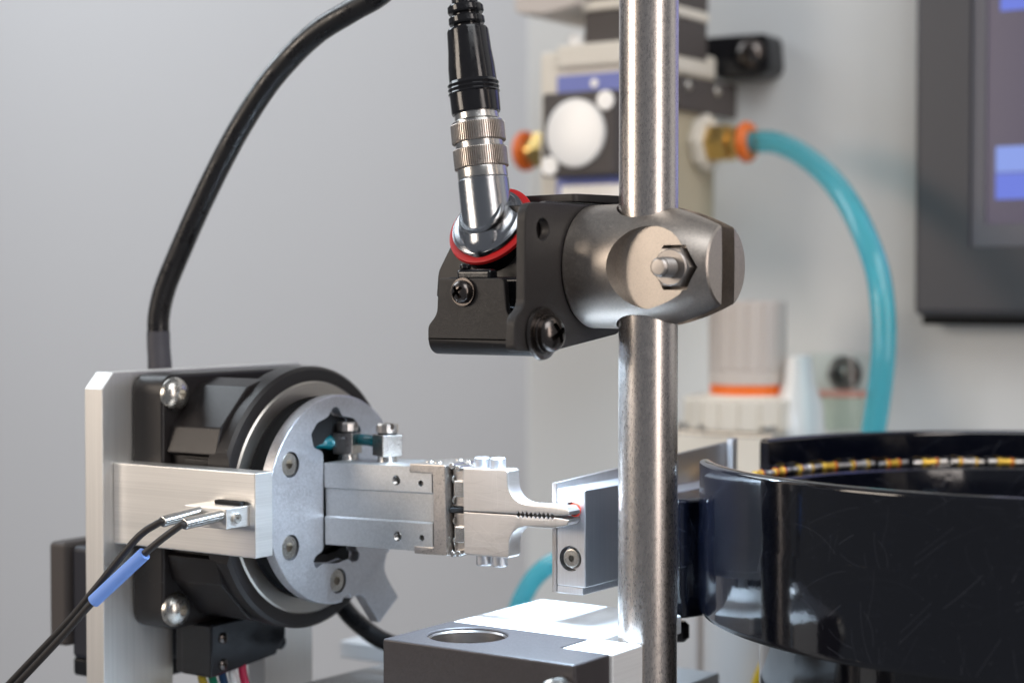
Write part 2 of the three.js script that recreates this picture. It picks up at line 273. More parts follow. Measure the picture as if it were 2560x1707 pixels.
// ------------------------------------------------------------------ sheet bracket
{
  const b = thing('lamp_bracket', 'black sheet metal bracket screwed to the left face of the rod clamp', 'bracket', [-15, 124, 8]);
  // side plate facing the clamp, [z, y]
  part(b, 'side_plate', ext(rounded([[25.6, 138.3], [25.8, 116], [29.6, 113.8], [29.8, 106.6], [16, 106.2], [-14, 109.6], [-14, 138.9]], [4, 2, 2, 1.5, 3, 2, 2]), 'x', -17.7, -15.3, 0.35, [circ(18.8, 132.6, 2.4)]), M.blackSheet);
  // inner channel that carries the lamp: front ear, rolled lower edge, top flange, side web
  part(b, 'front_ear', ext(rounded([[-42.4, 122.2], [-24.6, 122.2], [-23.9, 114.6], [-18, 109.6], [-18, 107.5], [-45.3, 108.2], [-45.3, 111.6], [-42.8, 114.2]], [0.7, 1.4, 1, 0.5, 0.3, 0.3, 1, 1.5]), 'z', 18.3, 20, 0.3), M.blackSheet);
  const roll = []; for (let i = 0; i <= 8; i++) { const a = i / 8 * Math.PI / 2; roll.push([20 - 3.6 + 3.6 * Math.cos(a), 108.6 - 3.4 * Math.sin(a)]); }
  part(b, 'rolled_edge', ext([...roll, [16.2, 106.2], [17.4, 106.9], [18.2, 108.9], [20, 108.9]], 'x', -45.2, -18, 0.3), M.blackAno);
  part(b, 'top_flange', ext(rounded([[-34, 1], [-16.6, 4], [-12, -14], [-34, -14]], 1.5), 'y', 139.2, 141.0, 0.3), M.blackSheet);
  part(b, 'web_plate', ext([[17.5, 109.2], [17.5, 138], [13, 139], [-14, 139], [-14, 112.5]], 'x', -19.5, -17.9, 0.25), M.blackAno);
  part(b, 'far_ear', ext(rounded([[-51, 118], [-50.6, 122.6], [-50.3, 124.1], [-42.8, 136.4], [-38, 138.5], [-18.5, 138.5], [-18.5, 118]], [0.5, 0.5, 1, 2, 2, 1, 1]), 'z', 7.6, 9.0, 0.25), M.blackAno);
  part(b, 'pan_screw', phillips([-35.2, 119.2, 20.2], [-0.12, 0, 1], 2.6, 2.6, 0.5), M.darkScrew);
  part(b, 'lock_washer', lathe([[2.2, 0], [3.1, 0], [3.2, 0.3], [3.1, 0.9], [2.2, 0.9]], [-35.2, 119.2, 19.9], [0, 0, 1], 32), M.darkScrew);
  part(b, 'slot_screw', phillips([-13.8, 110.2, 19.5], [1, 0.05, 0.1], 3.9, 3.6, 0.4), M.darkScrew);
  part(b, 'flat_washer', lathe([[2, 0], [5.6, 0], [5.8, 0.3], [5.6, 1.1], [2, 1.1]], [-15.2, 110.3, 20], [1, 0, 0], 40), M.darkScrew);
  part(b, 'lock_washer', lathe([[2, 0], [4.3, 0], [4.4, 0.3], [4.3, 0.9], [2, 0.9]], [-14.1, 110.3, 20], [1, 0, 0], 40), M.darkScrew);
}
// ------------------------------------------------------------------ inspection lamp in the bracket, its cable plug
{
  const t = thing('inspection_lamp', 'black inspection lamp with red gasket and chrome socket held in the bracket', 'lamp', [-32, 125, 3]);
  part(t, 'lamp_housing', box(-43, -19, 115.5, 122.5, -14, 16.5, 1), M.blackGloss);
  part(t, 'latch_tab', box(-38, -28.6, 121.6, 124.2, 16.2, 19.4, 0.9, 3), M.blackGloss);
  part(t, 'latch_pin', rod(1.3, 1.2, [-36.4, 124.2, 17.9], [0, 1, 0], 0.3), M.blackGloss);
  // tilted face: centre and normal
  const r = [0.829, 0, -0.559], w = [0.559, 0, 0.829], n = V(r).multiplyScalar(-0.45).add(new THREE.Vector3(0, 0.57, 0)).addScaledVector(V(w), 0.69).normalize(), C = [-36.3, 133.9, 8];
  const at = (h) => [C[0] + n.x * h, C[1] + n.y * h, C[2] + n.z * h];
  part(t, 'lamp_collar', lathe([[0, -8], [8.6, -8], [9.8, -2], [9.8, -0.6], [0, -0.6]], at(0), n.toArray(), 64), M.blackGloss);
  part(t, 'red_gasket', lathe([[0, 0], [10.0, 0], [10.5, 0.5], [10.4, 1.2], [9.7, 1.6], [0, 1.6]], at(-0.6), n.toArray(), 72), M.red);
  const dome = [[0, 0], [8.8, 0], [9.1, 0.4], [8.9, 1.1], [8.3, 1.4], [8.1, 1.6]]; for (let i = 0; i <= 8; i++) { const a = i / 8; dome.push([8.0 - 2.4 * Math.sin(a * Math.PI / 2), 1.7 + 2.6 * (1 - Math.cos(a * Math.PI / 2))]); } dome.push([5.2, 4.7], [0, 4.9]);
  part(t, 'socket_base', lathe(dome, at(0.9), n.toArray(), 72, 0.7), M.chrome);
  const a0 = [-35.8, 130.4, 9.4], ax = V([-43.6, 186, 8.2]).sub(V(a0)).normalize(), along = (h) => V(a0).addScaledVector(ax, h).toArray();
  part(t, 'socket_barrel', merge([lathe([[5.95, 0], [5.85, 4], [5.75, 14.1], [5.6, 14.3], [5.5, 14.4], [5.5, 14.6]], along(0), ax.toArray(), 64), boxUV(crease(new THREE.SphereGeometry(5.95, 48, 32).translate(...a0)))]), M.chrome);
  part(t, 'threaded_sleeve', lathe([[4, 14.5], [5.65, 14.5], [5.7, 14.8], [5.7, 16.6], [5.5, 16.9], [4, 16.9]], along(0), ax.toArray(), 64), M.zinc);
  // light: a lens under the housing
  const lens = new THREE.MeshStandardMaterial({ color: 0x222222, emissive: new THREE.Color(...LED.color), emissiveIntensity: 3 }); lens.name = 'lit lamp lens';
  part(t, 'lens_frame', cut(box(-43, -19, 111.4, 115.6, -10, 16, 0.8), box(-41.6, -20.4, 110, 112.2, -8.6, 14.6, 0.3)), M.blackGloss);
  part(t, 'side_skirt', box(-43.6, -42.2, 105.4, 115, -12, 16, 0.3), M.blackGloss);
  part(t, 'lamp_lens', box(-41.5, -20.5, 112.0, 112.6, -8.5, 14.5, 0.2), lens);
  const s = new THREE.RectAreaLight(new THREE.Color(...LED.color), LED.radiance, 21 * MM, 23 * MM); s.name = 'lamp_beam';
  s.position.set(-31 * MM, 111.9 * MM, 3 * MM); s.lookAt(-31 * MM, 0, 3.01 * MM); scene.add(s);

  const k = thing('cable_plug', 'black plug with knurled coupling nut on the chrome lamp socket, its cable arching left', 'plug', along(20));
  const seg = (pts) => lathe(pts, along(0), ax.toArray(), 64, 0.5);
  const knurl = (h0, h1) => { const g = []; for (let i = 0; i < 74; i++) for (const [o, q] of [[0.12, 6.2], [0.4, 6.2], [0.6, 5.82], [0.92, 5.82]]) { const a = (i + o) / 74 * 2 * Math.PI; g.push([q * Math.cos(a), q * Math.sin(a)]); } return turnTo(ext(g, 'y', h0, h1, 0.22, [circ(0, 0, 4, 24)], 2, 0.3), along(0), ax.toArray()); };
  part(k, 'knurled_ring', knurl(16.8, 21.3), M.nickel);
  part(k, 'ring_groove', seg([[3, 21], [5.5, 21], [5.45, 21.8], [5.5, 22.9], [3, 22.9]]), M.zinc);
  part(k, 'knurled_ring', knurl(22.7, 27.0), M.nickel);
  part(k, 'coupling_neck', seg([[3, 26.9], [5.85, 26.9], [5.8, 27.4], [5.1, 27.9], [5.0, 29], [5.0, 29.8], [3, 29.8]]), M.zinc);
  part(k, 'plug_sleeve', seg([[3, 29.4], [5.45, 29.4], [5.6, 29.8], [5.65, 33.8], [5.9, 34.1], [5.6, 34.6], [5.9, 35.1], [5.6, 35.6], [5.9, 36.1], [5.6, 36.5], [5.45, 36.8], [3, 36.8]]), M.blackGloss);
  part(k, 'plug_body', seg([[3, 36.6], [5.45, 36.7], [5.35, 40], [4.95, 44], [4.75, 48.4], [4.45, 49], [3, 49.1]]), M.blackGloss);
  for (const h of [49.9, 52.5]) part(k, 'strain_ring', seg([[2.5, h], [3.9, h], [4.15, h + 0.4], [4.1, h + 1.5], [3.8, h + 1.9], [2.5, h + 1.9]]), M.blackGloss);
  part(k, 'strain_core', seg([[2.5, 48.8], [3.1, 48.9], [2.9, 56], [2.4, 56.4]]), M.blackGloss);
  const top = along(57);
  part(k, 'cable', tube([along(50), top, along(64), [-47.5, 199, 6.5], [-54, 203, 5], [-66, 197.5, 1], [-75, 191.8, -2], [-86.7, 188.3, -4], [-97.1, 184.2, -4], [-106.3, 178.4, -4], [-114.9, 171.2, -4], [-123.2, 162, -4], [-129.5, 153.8, -4], [-135.9, 144.6, -4], [-140.3, 137.8, -4], [-145.8, 128.8, -4], [-150.6, 120.4, -4], [-153.0, 113.5, -4], [-153.4, 107, -4], [-153, 88, -4]], 2.95, 220, 20), M.cable);
  part(k, 'heat_shrink', tube([[-153.4, 108.4, -4], [-153.3, 104, -4], [-152.7, 97.5, -4], [-152.6, 85, -4]], 3.12, 30, 20), M.shrink, 'grey heat shrink sleeve on the lower end of the cable');
}

// ------------------------------------------------------------------ mount plate and rotary actuator
const AX = [-4, 67.3];   // z, y of the turning axis
{
  const p = thing('mounting_plate', 'upright aluminium plate behind the black rotary actuator', 'plate', [-134, 6, 0]);
  part(p, 'plate', ext([[37.2, 0], [37.2, 95.4], [33.4, 99.4], [-36, 99.4], [-41, 94], [-41, 0], [-21, 0], [-21, 40], [13.6, 40], [13.6, 0]], 'x', -137.4, -131.1, 0.35), M.aluPlate);
  const a = thing('rotary_actuator', 'black rotary actuator with steel ring bolted to the upright plate', 'actuator', [-131, 67.3, -4]);
  const sq = rounded([[27.6, 35.8], [27.6, 98.9], [-35.6, 98.9], [-35.6, 35.8]], 5, 6);
  part(a, 'square_flange', ext(sq, 'x', -131, -120.5, 0.8, [circ(AX[0], AX[1], 20)], 3), M.blackAno);
  // waist with flats, lips and chamfers between flange and front ring
  const quad = [[28.6, -11], [28.6, 12], [30.4, 12.6], [28.6, 19], [19, 28.6], [12.6, 30.4], [12, 28.6]], oct = [];
  for (let i = 0; i < 4; i++) for (const [p, q] of quad) { const c = Math.cos(i * Math.PI / 2), d = Math.sin(i * Math.PI / 2); oct.push([AX[0] + p * c - q * d, AX[1] + p * d + q * c]); }
  part(a, 'waist', ext(rounded(oct, 0.5, 2), 'x', -120.6, -104, 0.4, [circ(AX[0], AX[1], 22)]), M.blackAno);
  for (let i = 0; i < 4; i++) part(a, 'flat_panel', box(-115.6, -107.6, -10.6, 11.4, 28.2, 29.3, 0.35).rotateX(-i * Math.PI / 2).translate(0, AX[1], AX[0]), M.blackAno);
  part(a, 'front_ring', both(lathe([[25, 0], [32.2, 0], [33, 0.8], [33, 6.2], [32.2, 7], [29.5, 7], [25, 6.5], [25, 0]], [-106.8, AX[1], AX[0]], [1, 0, 0], 128), box(-108, -99, 20, 110, AX[0] - 30.2, AX[0] + 30.2, 0.8)), M.blackAno);
  part(a, 'steel_ring', lathe([[24.8, 0], [29.3, 0], [29.3, 1.9], [28.9, 2.3], [25.4, 2.3], [24.8, 1.8]], [-101.6, AX[1], AX[0]], [1, 0, 0], 128), M.ring);
  part(a, 'seal_ring', lathe([[14, 0], [24.9, 0], [24.9, 1.4], [23.6, 1.6], [23.4, 6], [22.6, 6.6], [14, 6.6]], [-101.2, AX[1], AX[0]], [1, 0, 0], 96), M.darkGap);
  part(a, 'hollow_shaft', lathe([[0, -2], [14, -2], [14.2, 4], [0, 4]], [-102, AX[1], AX[0]], [1, 0, 0], 64), M.darkGap);
  for (const [y, z] of [[94, 23.6], [40.8, 23.6], [94, -31.6], [40.8, -31.6]]) part(a, 'button_screw', buttonHead([-120.5, y, z], [1, 0, 0], 4.2, 3.1, 1.35), M.screw);
  part(a, 'cable_socket', ext(rounded([[16, 22.8], [16, 36.2], [-12, 36.2], [-12, 28.6], [-9, 26.2], [-8.5, 24.8]], 0.8), 'x', -126, -115.6, 0.5), M.blackGloss);
  part(a, 'socket_cover', box(-128.5, -125.4, 23, 36.4, -10, 15.4, 0.6), M.blackGloss);
  part(a, 'latch', rod(1.5, 9, [-125.4, 34.6, -12.5], [1, 0, 0], 0.4), M.blackGloss);
  part(a, 'latch', rod(1.9, 9, [-125.4, 27.3, -11.5], [1, 0, 0], 0.4), M.blackGloss);
  for (const y of [32.3, 25.6]) part(a, 'cover_screw', buttonHead([-115.6, y, 11.8], [1, 0, 0], 1.5, 0.9, 0.6), M.darkScrew);
  const mo = thing('stepper_motor', 'dark motor with grey end cap sticking out behind the left plate', 'motor', [-155, 10, 0]);
  part(mo, 'end_cap', box(-168, -161.3, 26.6, 53.8, -20, 22, 1.4, 3), M.taupe);
  part(mo, 'motor_body', box(-161.6, -137.5, 23.4, 52.8, -18, 20, 1.4, 3), M.navy);
  part(mo, 'connector', box(-162.4, -140, 18.6, 23.5, -10, 19, 1), M.blackGloss);
  const cb = thing('motor_cable', 'black cable running from behind the actuator down to the base plate', 'cable', [-110, 28, -34]);
  part(cb, 'jacket', tube([[-125, 46, -36], [-120, 38, -36], [-113.5, 31.9, -35], [-108, 28.4, -35], [-103, 25.6, -36], [-94, 23, -38], [-80, 20.5, -40]], 2.5, 50), M.cable);
  const ws = [['yellow', [0.75, 0.55, 0.06]], ['green', [0.01, 0.24, 0.13]], ['navy blue', [0.01, 0.05, 0.13]], ['white', [0.75, 0.75, 0.75]], ['crimson', [0.45, 0.01, 0.06]]];
  ws.forEach(([n, c], i) => {
    const w = thing('wire', `${n} wire in the bundle hanging under the black actuator socket`, 'wire', [-125 + i * 2, 15, 0], 'coloured wires under the actuator');
    const x = -125.5 + i * 2.4, z = 10 - i * 1.3, m = mat(n + ' wire jacket', c, { roughness: 0.5 });
    part(w, 'jacket', tube([[x - 1, 27, z - 2], [x - 0.6, 23.4, z - 1], [x + 1.6, 19.2, z], [x + 6, 14, z + 1], [x + 13, 6, z + 2]], 1.1, 30, 10), m);
  });
}

// ------------------------------------------------------------------ sensor bar and fibre sensor
{
  const b = thing('sensor_bar', 'bright brushed aluminium bar in front of the black actuator', 'bar', [-131, 67.4, 30.5]);
  part(b, 'bar', box(-131, -84.6, 57.6, 77.4, 27.8, 33.8, 0.3), M.aluBrushed);
  const s = thing('fibre_sensor', 'small metal sensor block with two thin dark leads on the bright bar', 'sensor', [-93, 67.5, 34]);
  part(s, 'block', box(-99.6, -86.4, 65.1, 69.9, 33.85, 41.6, 0.25), M.aluBrushed);
  part(s, 'top_pad', ext(rounded([[-95.5, 36.2], [-87.2, 36.2], [-87.2, 34], [-95.5, 34]], 0.8), 'y', 69.9, 70.8, 0.2), M.darkGap);
  part(s, 'set_screw', socketHead([-86.4, 67.5, 38.6], [1, 0, 0.15], 1.25, 0.9, 0.65), M.screw);
  const leads = [[[-94.9, 68.6], [-95.6, 67.5, 52.5], [[-96.6, 67.0, 53.2], [-101.4, 63.4, 55.0], [-112.1, 51.8, 57.0], [-121.2, 42.6, 58.0], [-135.1, 30.4, 59.0], [-147.0, 20.5, 59.0]]], [[-88.1, 68.2], [-88.9, 67.4, 53.0], [[-89.6, 66.8, 53.8], [-96.8, 61.2, 56.0], [-110.7, 49.2, 59.0], [-119.0, 41.2, 60.0], [-132.0, 29.6, 61.0], [-144.0, 19.5, 61.0]]]];
  leads.forEach(([[x, y], e, w], i) => {
    const dir = V([e[0] - x, e[1] - y, e[2] - 41.6]).normalize(), L = 11.6;
    part(s, 'ferrule', lathe([[0, 0], [1.25, 0], [1.3, 0.2], [1.3, L - 0.4], [1.15, L - 0.1], [0.95, L], [0, L]], [x, y, 41.2], dir.toArray(), 32), M.zinc);
    part(s, 'lead', tube([e.map((v, k) => v - dir.getComponent(k) * 2), e, ...w], 0.85, 90, 12), M.wireDark);
    if (i) part(s, 'blue_sleeve', tube([[-97.6, 60.5, 56.25], [-104, 54.95, 57.6], [-111, 48.9, 59.05]], 1.55, 40, 18), M.blue, 'blue plastic sleeve on the right hand lead');
  });
}

// ------------------------------------------------------------------ flange and gripper
{
  const f = thing('turntable_flange', 'round grey aluminium flange with a forked ear on the actuator', 'flange', [-91.2, 67.3, -4]);
  const c0 = [AX[0], AX[1]], r = 26.1;
  // outline [z, y]: circle from the ear's right root round the top and left to the notch, then the ear
  const a = (z, y) => Math.atan2(y - c0[1], z - c0[0]) / R, A0 = a(-5.4, 41.9) + 360, A1 = a(-24.2, 52.1) + 360;   // both near 230..270
  const outline = [...arc(c0[0], c0[1], r, A0 - 360, A1 - 360 - 0 < A0 - 360 ? A1 : A1, 110)];
  const ear = rounded([[-24.0, 51.4], [-22.6, 47.6], [-24.3, 44.6], [-28.8, 39.2], [-20.7, 33.6], [-14.0, 41.6], [-11.2, 42.3], [-9.0, 41.6], [-8.6, 42.8], [-6.4, 42.6]], [1, 3, 2, 0.6, 0.5, 1.6, 1.6, 0.3, 0.3, 0.3]);
  const slot = rounded([[2.1, 79.4], [5.6, 80.6], [6.7, 84.4], [4.2, 87.2], [-0.2, 88.5], [-1.3, 90.2], [-3.2, 91], [-5, 90.1], [-5.6, 88.5], [-10.5, 87.5], [-13.4, 84.6], [-13.6, 81], [-12.4, 79], [-12.4, 56], [-11.2, 54.4], [-12.9, 52.9], [-12.3, 50.8], [-9.6, 50.3], [-7.9, 51.5], [-3.4, 50.9], [2.2, 51.6], [4.6, 50.5], [6.1, 52.6], [5, 54.4], [2.1, 55.4]], 0.9);
  const bolts = [[13.9, 77.4], [14, 57.3], [-4, 46.8]];
  const disc = ext([...outline, ...ear.map(([z, y]) => [z, y])], 'x', -94.4, -91.2, 0.35, [slot, ...bolts.map(([z, y]) => circ(z, y, 3.5, 30))], 2, 0.4);
  part(f, 'disc', disc, M.aluBlast);
  for (const [z, y] of bolts) { part(f, 'socket_screw', socketHead([-94.3, y, z], [1, 0, 0], 2.85, 2.7, 1.55, 2.3), M.screw); }
}
const PIV = [-91.2, 66.8, -6];
const G = thing('pneumatic_gripper', 'small silver two finger gripper pointing right, jaws closed on a component', 'gripper', PIV);
G.rotation.z = 1.3 * R;
{
  const F = 1.6, B = -14.6, y = (v) => 66.8 + v, x0 = -91.1;
  // body: three lands along the front with two step lines, [z, y]
  const prof = [[F, y(-10.1)], [F, y(-3.4)], [F - 0.45, y(-3.0)], [F - 0.45, y(3.6)], [F, y(4.0)], [F, y(10.1)], [B, y(10.1)], [B, y(-10.1)]];
  let body = ext(prof, 'x', x0, -57.6, 0.35);
  const drill = (x, v, r, d = 5) => boxUV(new THREE.CylinderGeometry(r, r, d, 28).rotateX(Math.PI / 2).translate(x, y(v), F));
  body = cut(body, drill(-68.3, 6.6, 1.25), drill(-68.3, -6.9, 1.25), drill(-61.0, 6.1, 0.75), drill(-61.0, -6.9, 0.75));
  part(G, 'body', body, M.aluBody);
  for (const v of [6.6, -6.9]) { const th = []; for (let h = 0; h < 2.6; h += 0.36) th.push([1.27, h], [1.1, h + 0.18]); part(G, 'threaded_hole', lathe(th, [-68.3, y(v), F - 2.7], [0, 0, 1], 28, 0.3), M.zinc); }
  for (const v of [6.1, -6.9]) part(G, 'pin', rod(0.62, 1, [-61, y(v), F - 1.7], [0, 0, 1], 0.1, 20), M.darkScrew);
  // end plate: C-shaped on the front, [x, y]
  const yt = 10.75, cpl = rounded([[-64.1, y(yt)], [-53.5, y(yt)], [-53.5, y(-yt)], [-63.2, y(-yt)], [-63.2, y(-8.9)], [-57.3, y(-8.9)], [-57.3, y(8.6)], [-64.1, y(8.6)]], [0.3, 0.4, 0.4, 0.3, 0, 0.6, 0.6, 0]);
  part(G, 'end_plate', ext(cpl, 'z', B - 0.2, F + 0.25, 0.22), M.nickel);
  for (const [px, pz] of [[-62.2, -4], [-58.4, -11], [-59, -3]]) part(G, 'top_screw', socketHead([px, y(yt) - 0.6, pz], [0, 1, 0], 1.3, 0.9, 0.7), M.screw);
  // crossed roller guides between end plate and jaws
  part(G, 'guide_rail', box(-57.2, -52.9, y(-9.4), y(9.4), -12.4, -2.2, 0.3), M.zinc);
  for (const [v0, v1] of [[0.6, 10.2], [-10.2, -0.6]]) {
    part(G, 'finger_carrier', box(-53.2, -49.0, y(v0), y(v1), -9.6, -0.6, 0.4), M.nickel);
    part(G, 'carrier_step', box(-52.2, -49.4, y(v0 + 2.6), y(v1 - 3.2), -0.7, 0.3, 0.25), M.zinc);
  }
  part(G, 'rubber_bumper', box(-53.4, -49.3, y(-0.62), y(0.62), -6, 0.6, 0.3), M.darkGap);
  for (const [px, v] of [[-52.4, 10.5], [-50.6, 10.0], [-52.6, -10.3], [-51, -10.1]]) for (const pz of [-1.6, -8.4]) part(G, 'roller_pin', rod(0.75, 4.6, [px, y(v), pz - 2], [0, 0, 1], 0.15, 16), M.zinc);
  for (const v of [7.2, 2.2, -2.6, -7.4]) part(G, 'guide_screw', socketHead([-52.95, y(v), -0.8], [1, 0, 0], 1.0, 0.5, 0.5), M.screw);
  // jaws, [x, y]; teeth cut along the parting line
  const q = (v) => y(v), tip = -19.4, jx = -48.7, rx = -35.9;
  const teeth = []; for (let i = 0; i < 9; i++) { const c = -33.2 + i * 1.16; teeth.push(c); }
  const jaw = (s) => {
    const line = [[jx, q(0.06 * s)]];
    for (const c of teeth) line.push([c - 0.46, q(0.1 * s)], [c, q(0.62 * s)], [c + 0.46, q(0.1 * s)]);
    line.push([-22.9, q(0.15 * s)], [tip, q(0.5 * s)]);
    const up = s > 0 ? [[tip, q(1.3)], [-20.2, q(2.2)], [-24, q(2.4)], [-30.5, q(2.45)]] : [[tip, q(-1.1)], [-20.2, q(-1.9)], [-23.9, q(-2.75)], [-31.2, q(-2.7)]];
    const fil = []; const ex = s > 0 ? -30.5 : -31.2, ey = s > 0 ? 2.45 : -2.7; for (let i = 1; i <= 10; i++) { const t = i / 10 * Math.PI / 2; fil.push([ex + (rx - ex) * Math.sin(t), q(ey + s * 4.6 * (1 - Math.cos(t)))]); }
    const pts = [...line, ...up, ...fil, [rx, q(9.7 * s)], [rx - 0.5, q(10.2 * s)], [jx + 0.4, q(10.2 * s)], [jx, q(9.8 * s)]];
    return ext(s > 0 ? pts : pts.slice().reverse(), 'z', -3.3, F, 0.3, [], 2, 0.5);
  };
  for (const s of [1, -1]) {
    const j = part(G, 'jaw', jaw(s), M.aluJaw);
    for (const px of [-44.8, -40.3]) part(j, 'dowel_pin', rod(1.85, 2.7, [px, q(s > 0 ? 10.0 : -12.7), -0.9], [0, 1, 0], 0.3, 32), M.aluFeeder);
  }
}
// ------------------------------------------------------------------ hose fittings and small teal hose on top of the gripper
{
  const h = thing('hose_fitting', 'nickel hose fitting on top of the gripper nearer the jaws', 'fitting', [-77.6, 77.6, -6.6], 'hose fittings on the gripper');
  const b = [-77.6, 77.6, -6.6], at = (dy) => [b[0], b[1] + dy, b[2]];
  part(h, 'stem', lathe([[0, -0.8], [2.5, -0.8], [2.6, -0.3], [2.4, 0.2], [2.4, 1.4], [0, 1.4]], at(0), [0, 1, 0], 36), M.zinc);
  const lug = box(b[0] - 2.75, b[0] + 2.75, b[1] + 1.1, b[1] + 6.4, b[2] - 2.75, b[2] + 2.75, 0.25);
  part(h, 'block', lug, M.fitting);
  part(h, 'neck', rod(2.4, 1, at(6.2), [0, 1, 0], 0.2), M.darkGap);
  const head = cut(lathe([[0, 0], [2.55, 0], [2.7, 0.2], [2.7, 1.9], [2.4, 2.3], [0, 2.3]], at(6.8), [0, 1, 0], 12, 0.3), box(b[0] - 4, b[0] + 4, b[1] + 7.7, b[1] + 10, b[2] - 0.5, b[2] + 0.5, 0.05));
  part(h, 'slotted_cap', head, M.nickel);
  h.rotation.y = -24 * R;
  copyOf(h, 'nickel hose fitting on the gripper half inside the flange opening', [-91.6, 77.3, -8.2], 12 * R);
  const t = thing('gripper_hose', 'short teal hose between the two small fittings on the gripper', 'hose', [-88, 81.5, -8]);
  part(t, 'hose', tube([[-80.4, 81.6, -7.6], [-84, 81.9, -8.8], [-88, 81.9, -10.2], [-92, 81.6, -11.6], [-98, 81, -10]], 1.45, 40, 18), M.tealDeep);
  part(t, 'barb', rod(1.75, 1.2, [-80.2, 81.6, -7.4], [-0.9, 0.05, -0.3], 0.3), M.tealDeep);
  const u = thing('actuator_hose', 'teal hose end in the dark flange opening left of the fitting', 'hose', [-97, 81.3, -2]);
  for (const dx of [0, 2]) part(u, 'barb', lathe([[0.8, 0], [1.9, 0.2], [1.6, 1.6], [0.8, 1.8]], [-94.6 - dx, 81.2, -5.4 + dx * 1.4], [-0.55, 0, 0.83], 24), M.tealDeep);
  part(u, 'hose', tube([[-93, 81.2, -8], [-95, 81.2, -4.5], [-97.5, 81, -0.5], [-99, 80, 4]], 1.45, 30, 16), M.tealDeep);
}

// ------------------------------------------------------------------ feeder track, colour banded components
{
  const f = thing('feeder_track', 'narrow milled aluminium feeder track leading from the bowl to the jaws', 'track', [-23, 50, -30]);
  const zf = -4.5;
  let block = box(-26.6, -18.9, 51.6, 74.0, -44, zf, 0.3);
  const cyl = (x, y, r, d, z) => boxUV(new THREE.CylinderGeometry(r, r, d, 40).rotateX(Math.PI / 2).translate(x, y, z));
  block = cut(block, cyl(-22.9, 58.1, 2.95, 5, zf), cyl(-22.6, 69.5, 1.6, 12, zf));
  part(f, 'block', block, M.aluFeeder);
  part(f, 'back_rail', ext([[zf, 50], [zf, 75.2], [-90, 78.6], [-90, 66], [-60, 60], [-44, 50]], 'x', -28.0, -26.62, 0.25), M.rail);
  part(f, 'foot_strip', box(-26.6, -19.6, 49.9, 51.58, -44, zf - 0.1, 0.2), M.aluFeeder);
  part(f, 'track_bed', box(-26.6, -18.9, 64, 69.6, -92, -44.02, 0.3), M.aluFeeder);
  part(f, 'socket_screw', socketHead([-22.9, 58.1, zf - 2.4], [0, 0, 1], 2.2, 2.0, 1.15), M.screw);
  part(f, 'guide_end', box(-26.5, -24.6, 66, 79.6, -92, -89, 0.3), M.aluFeeder);

  // the small leaded components: body with colour bands and two leads, axis along x before turning
  const glass = mat('yellow component body', [0.85, 0.52, 0.07], { roughness: 0.22, metalness: 0.4 }), tin = M.zinc, redB = mat('red colour band', [0.5, 0.02, 0.01], { roughness: 0.3 }), blk = mat('black colour band', [0.012, 0.01, 0.02], { roughness: 0.3 }), silver = mat('silver component body', [0.7, 0.66, 0.62], { roughness: 0.3, metalness: 0.8 });
  const kinds = ['gold body with a red band', 'gold body with two red bands', 'silver body between gold ends'];
  const comp = (label, kind, at, turn) => {
    const c = thing('resistor', label, 'resistor', at, 'small components on the bowl track'), X = [1, 0, 0], p = (x) => [at[0] + x, at[1], at[2]];
    const body = [[0, 0], [1.1, 0.1], [1.35, 0.5], [1.35, 1.5], [1.05, 1.9], [1.05, 4.4], [1.35, 4.8], [1.35, 5.8], [1.1, 6.2], [0, 6.3]];
    part(c, 'body', lathe(body, p(-3.1), X, 20), kind === 2 ? silver : glass);
    for (const x of kind === 1 ? [-2.4, 2] : kind === 2 ? [2.1] : [-2.4]) part(c, 'colour_band', lathe([[1.2, 0], [1.42, 0.05], [1.42, 0.75], [1.2, 0.8]], p(x), X, 20), redB);
    if (kind === 2) for (const x of [-3.0, 2.95]) part(c, 'end_cap', lathe([[1, 0], [1.45, 0.05], [1.45, 0.9], [1, 1]], p(x - 0.5), X, 20), glass);
    for (const x of [-6.2, 3.1]) part(c, 'lead', rod(0.8, 3.1, p(x), X, 0.2, 12), silver);
    c.rotation.y = turn; return c;
  };
  const LB = [66, 69.9, -85], rc = 81.4, where = ['beside the end of the metal rail', 'second from the rail', 'third from the rail', 'fourth from the rail', 'fifth from the rail', 'sixth from the rail', 'seventh from the rail', 'eighth from the rail', 'ninth from the rail', 'second from the right edge', 'at the right edge of the picture'];
  let run = -91;
  where.forEach((w, i) => {
    const kind = [0, 1, 2, 0, 2, 1, 0, 2, 0, 1, 2][i], phi = run * R, off = rc + (rnd() - 0.5) * 1.4, x = LB[0] + off * Math.sin(phi), z = LB[2] + off * Math.cos(phi);
    const c = comp(`resistor, ${kinds[kind]}, ${w}`, kind, [x, LB[1] + 1.2, z], Math.atan2(Math.sin(phi), Math.cos(phi)) + (rnd() - 0.5) * 0.3);
    c.rotation.z = (rnd() - 0.5) * 0.08; c.scale.setScalar(0.8); c.position.y -= 0.3 * MM; run -= 6.9 + rnd() * 1.3;
  });
  // on the rail, seen beside the post
  comp('tiny gold resistor with red bands at the outlet end of the rail', 1, [-22.5, 71, -78], 90 * R);
  // the one held in front of the track hole: black end with yellow and red bands
  const h = thing('banded_component', 'tiny black component with red and yellow bands held between jaw tips', 'component', [-21.4, 69.3, -3.8]), P = [-21.6, 69.4, -10];
  part(h, 'body', lathe([[0, 0], [1.2, 0.1], [1.5, 0.6], [1.5, 5.4], [1.2, 6.2], [0, 6.6]], P, [0, 0, 1], 28), blk);
  part(h, 'red_band', lathe([[1, 0], [1.54, 0.05], [1.54, 0.9], [1, 1]], [P[0], P[1], P[2] + 5.0], [0, 0, 1], 28), mat('bright red band', [0.75, 0.05, 0.02], { roughness: 0.3 }));
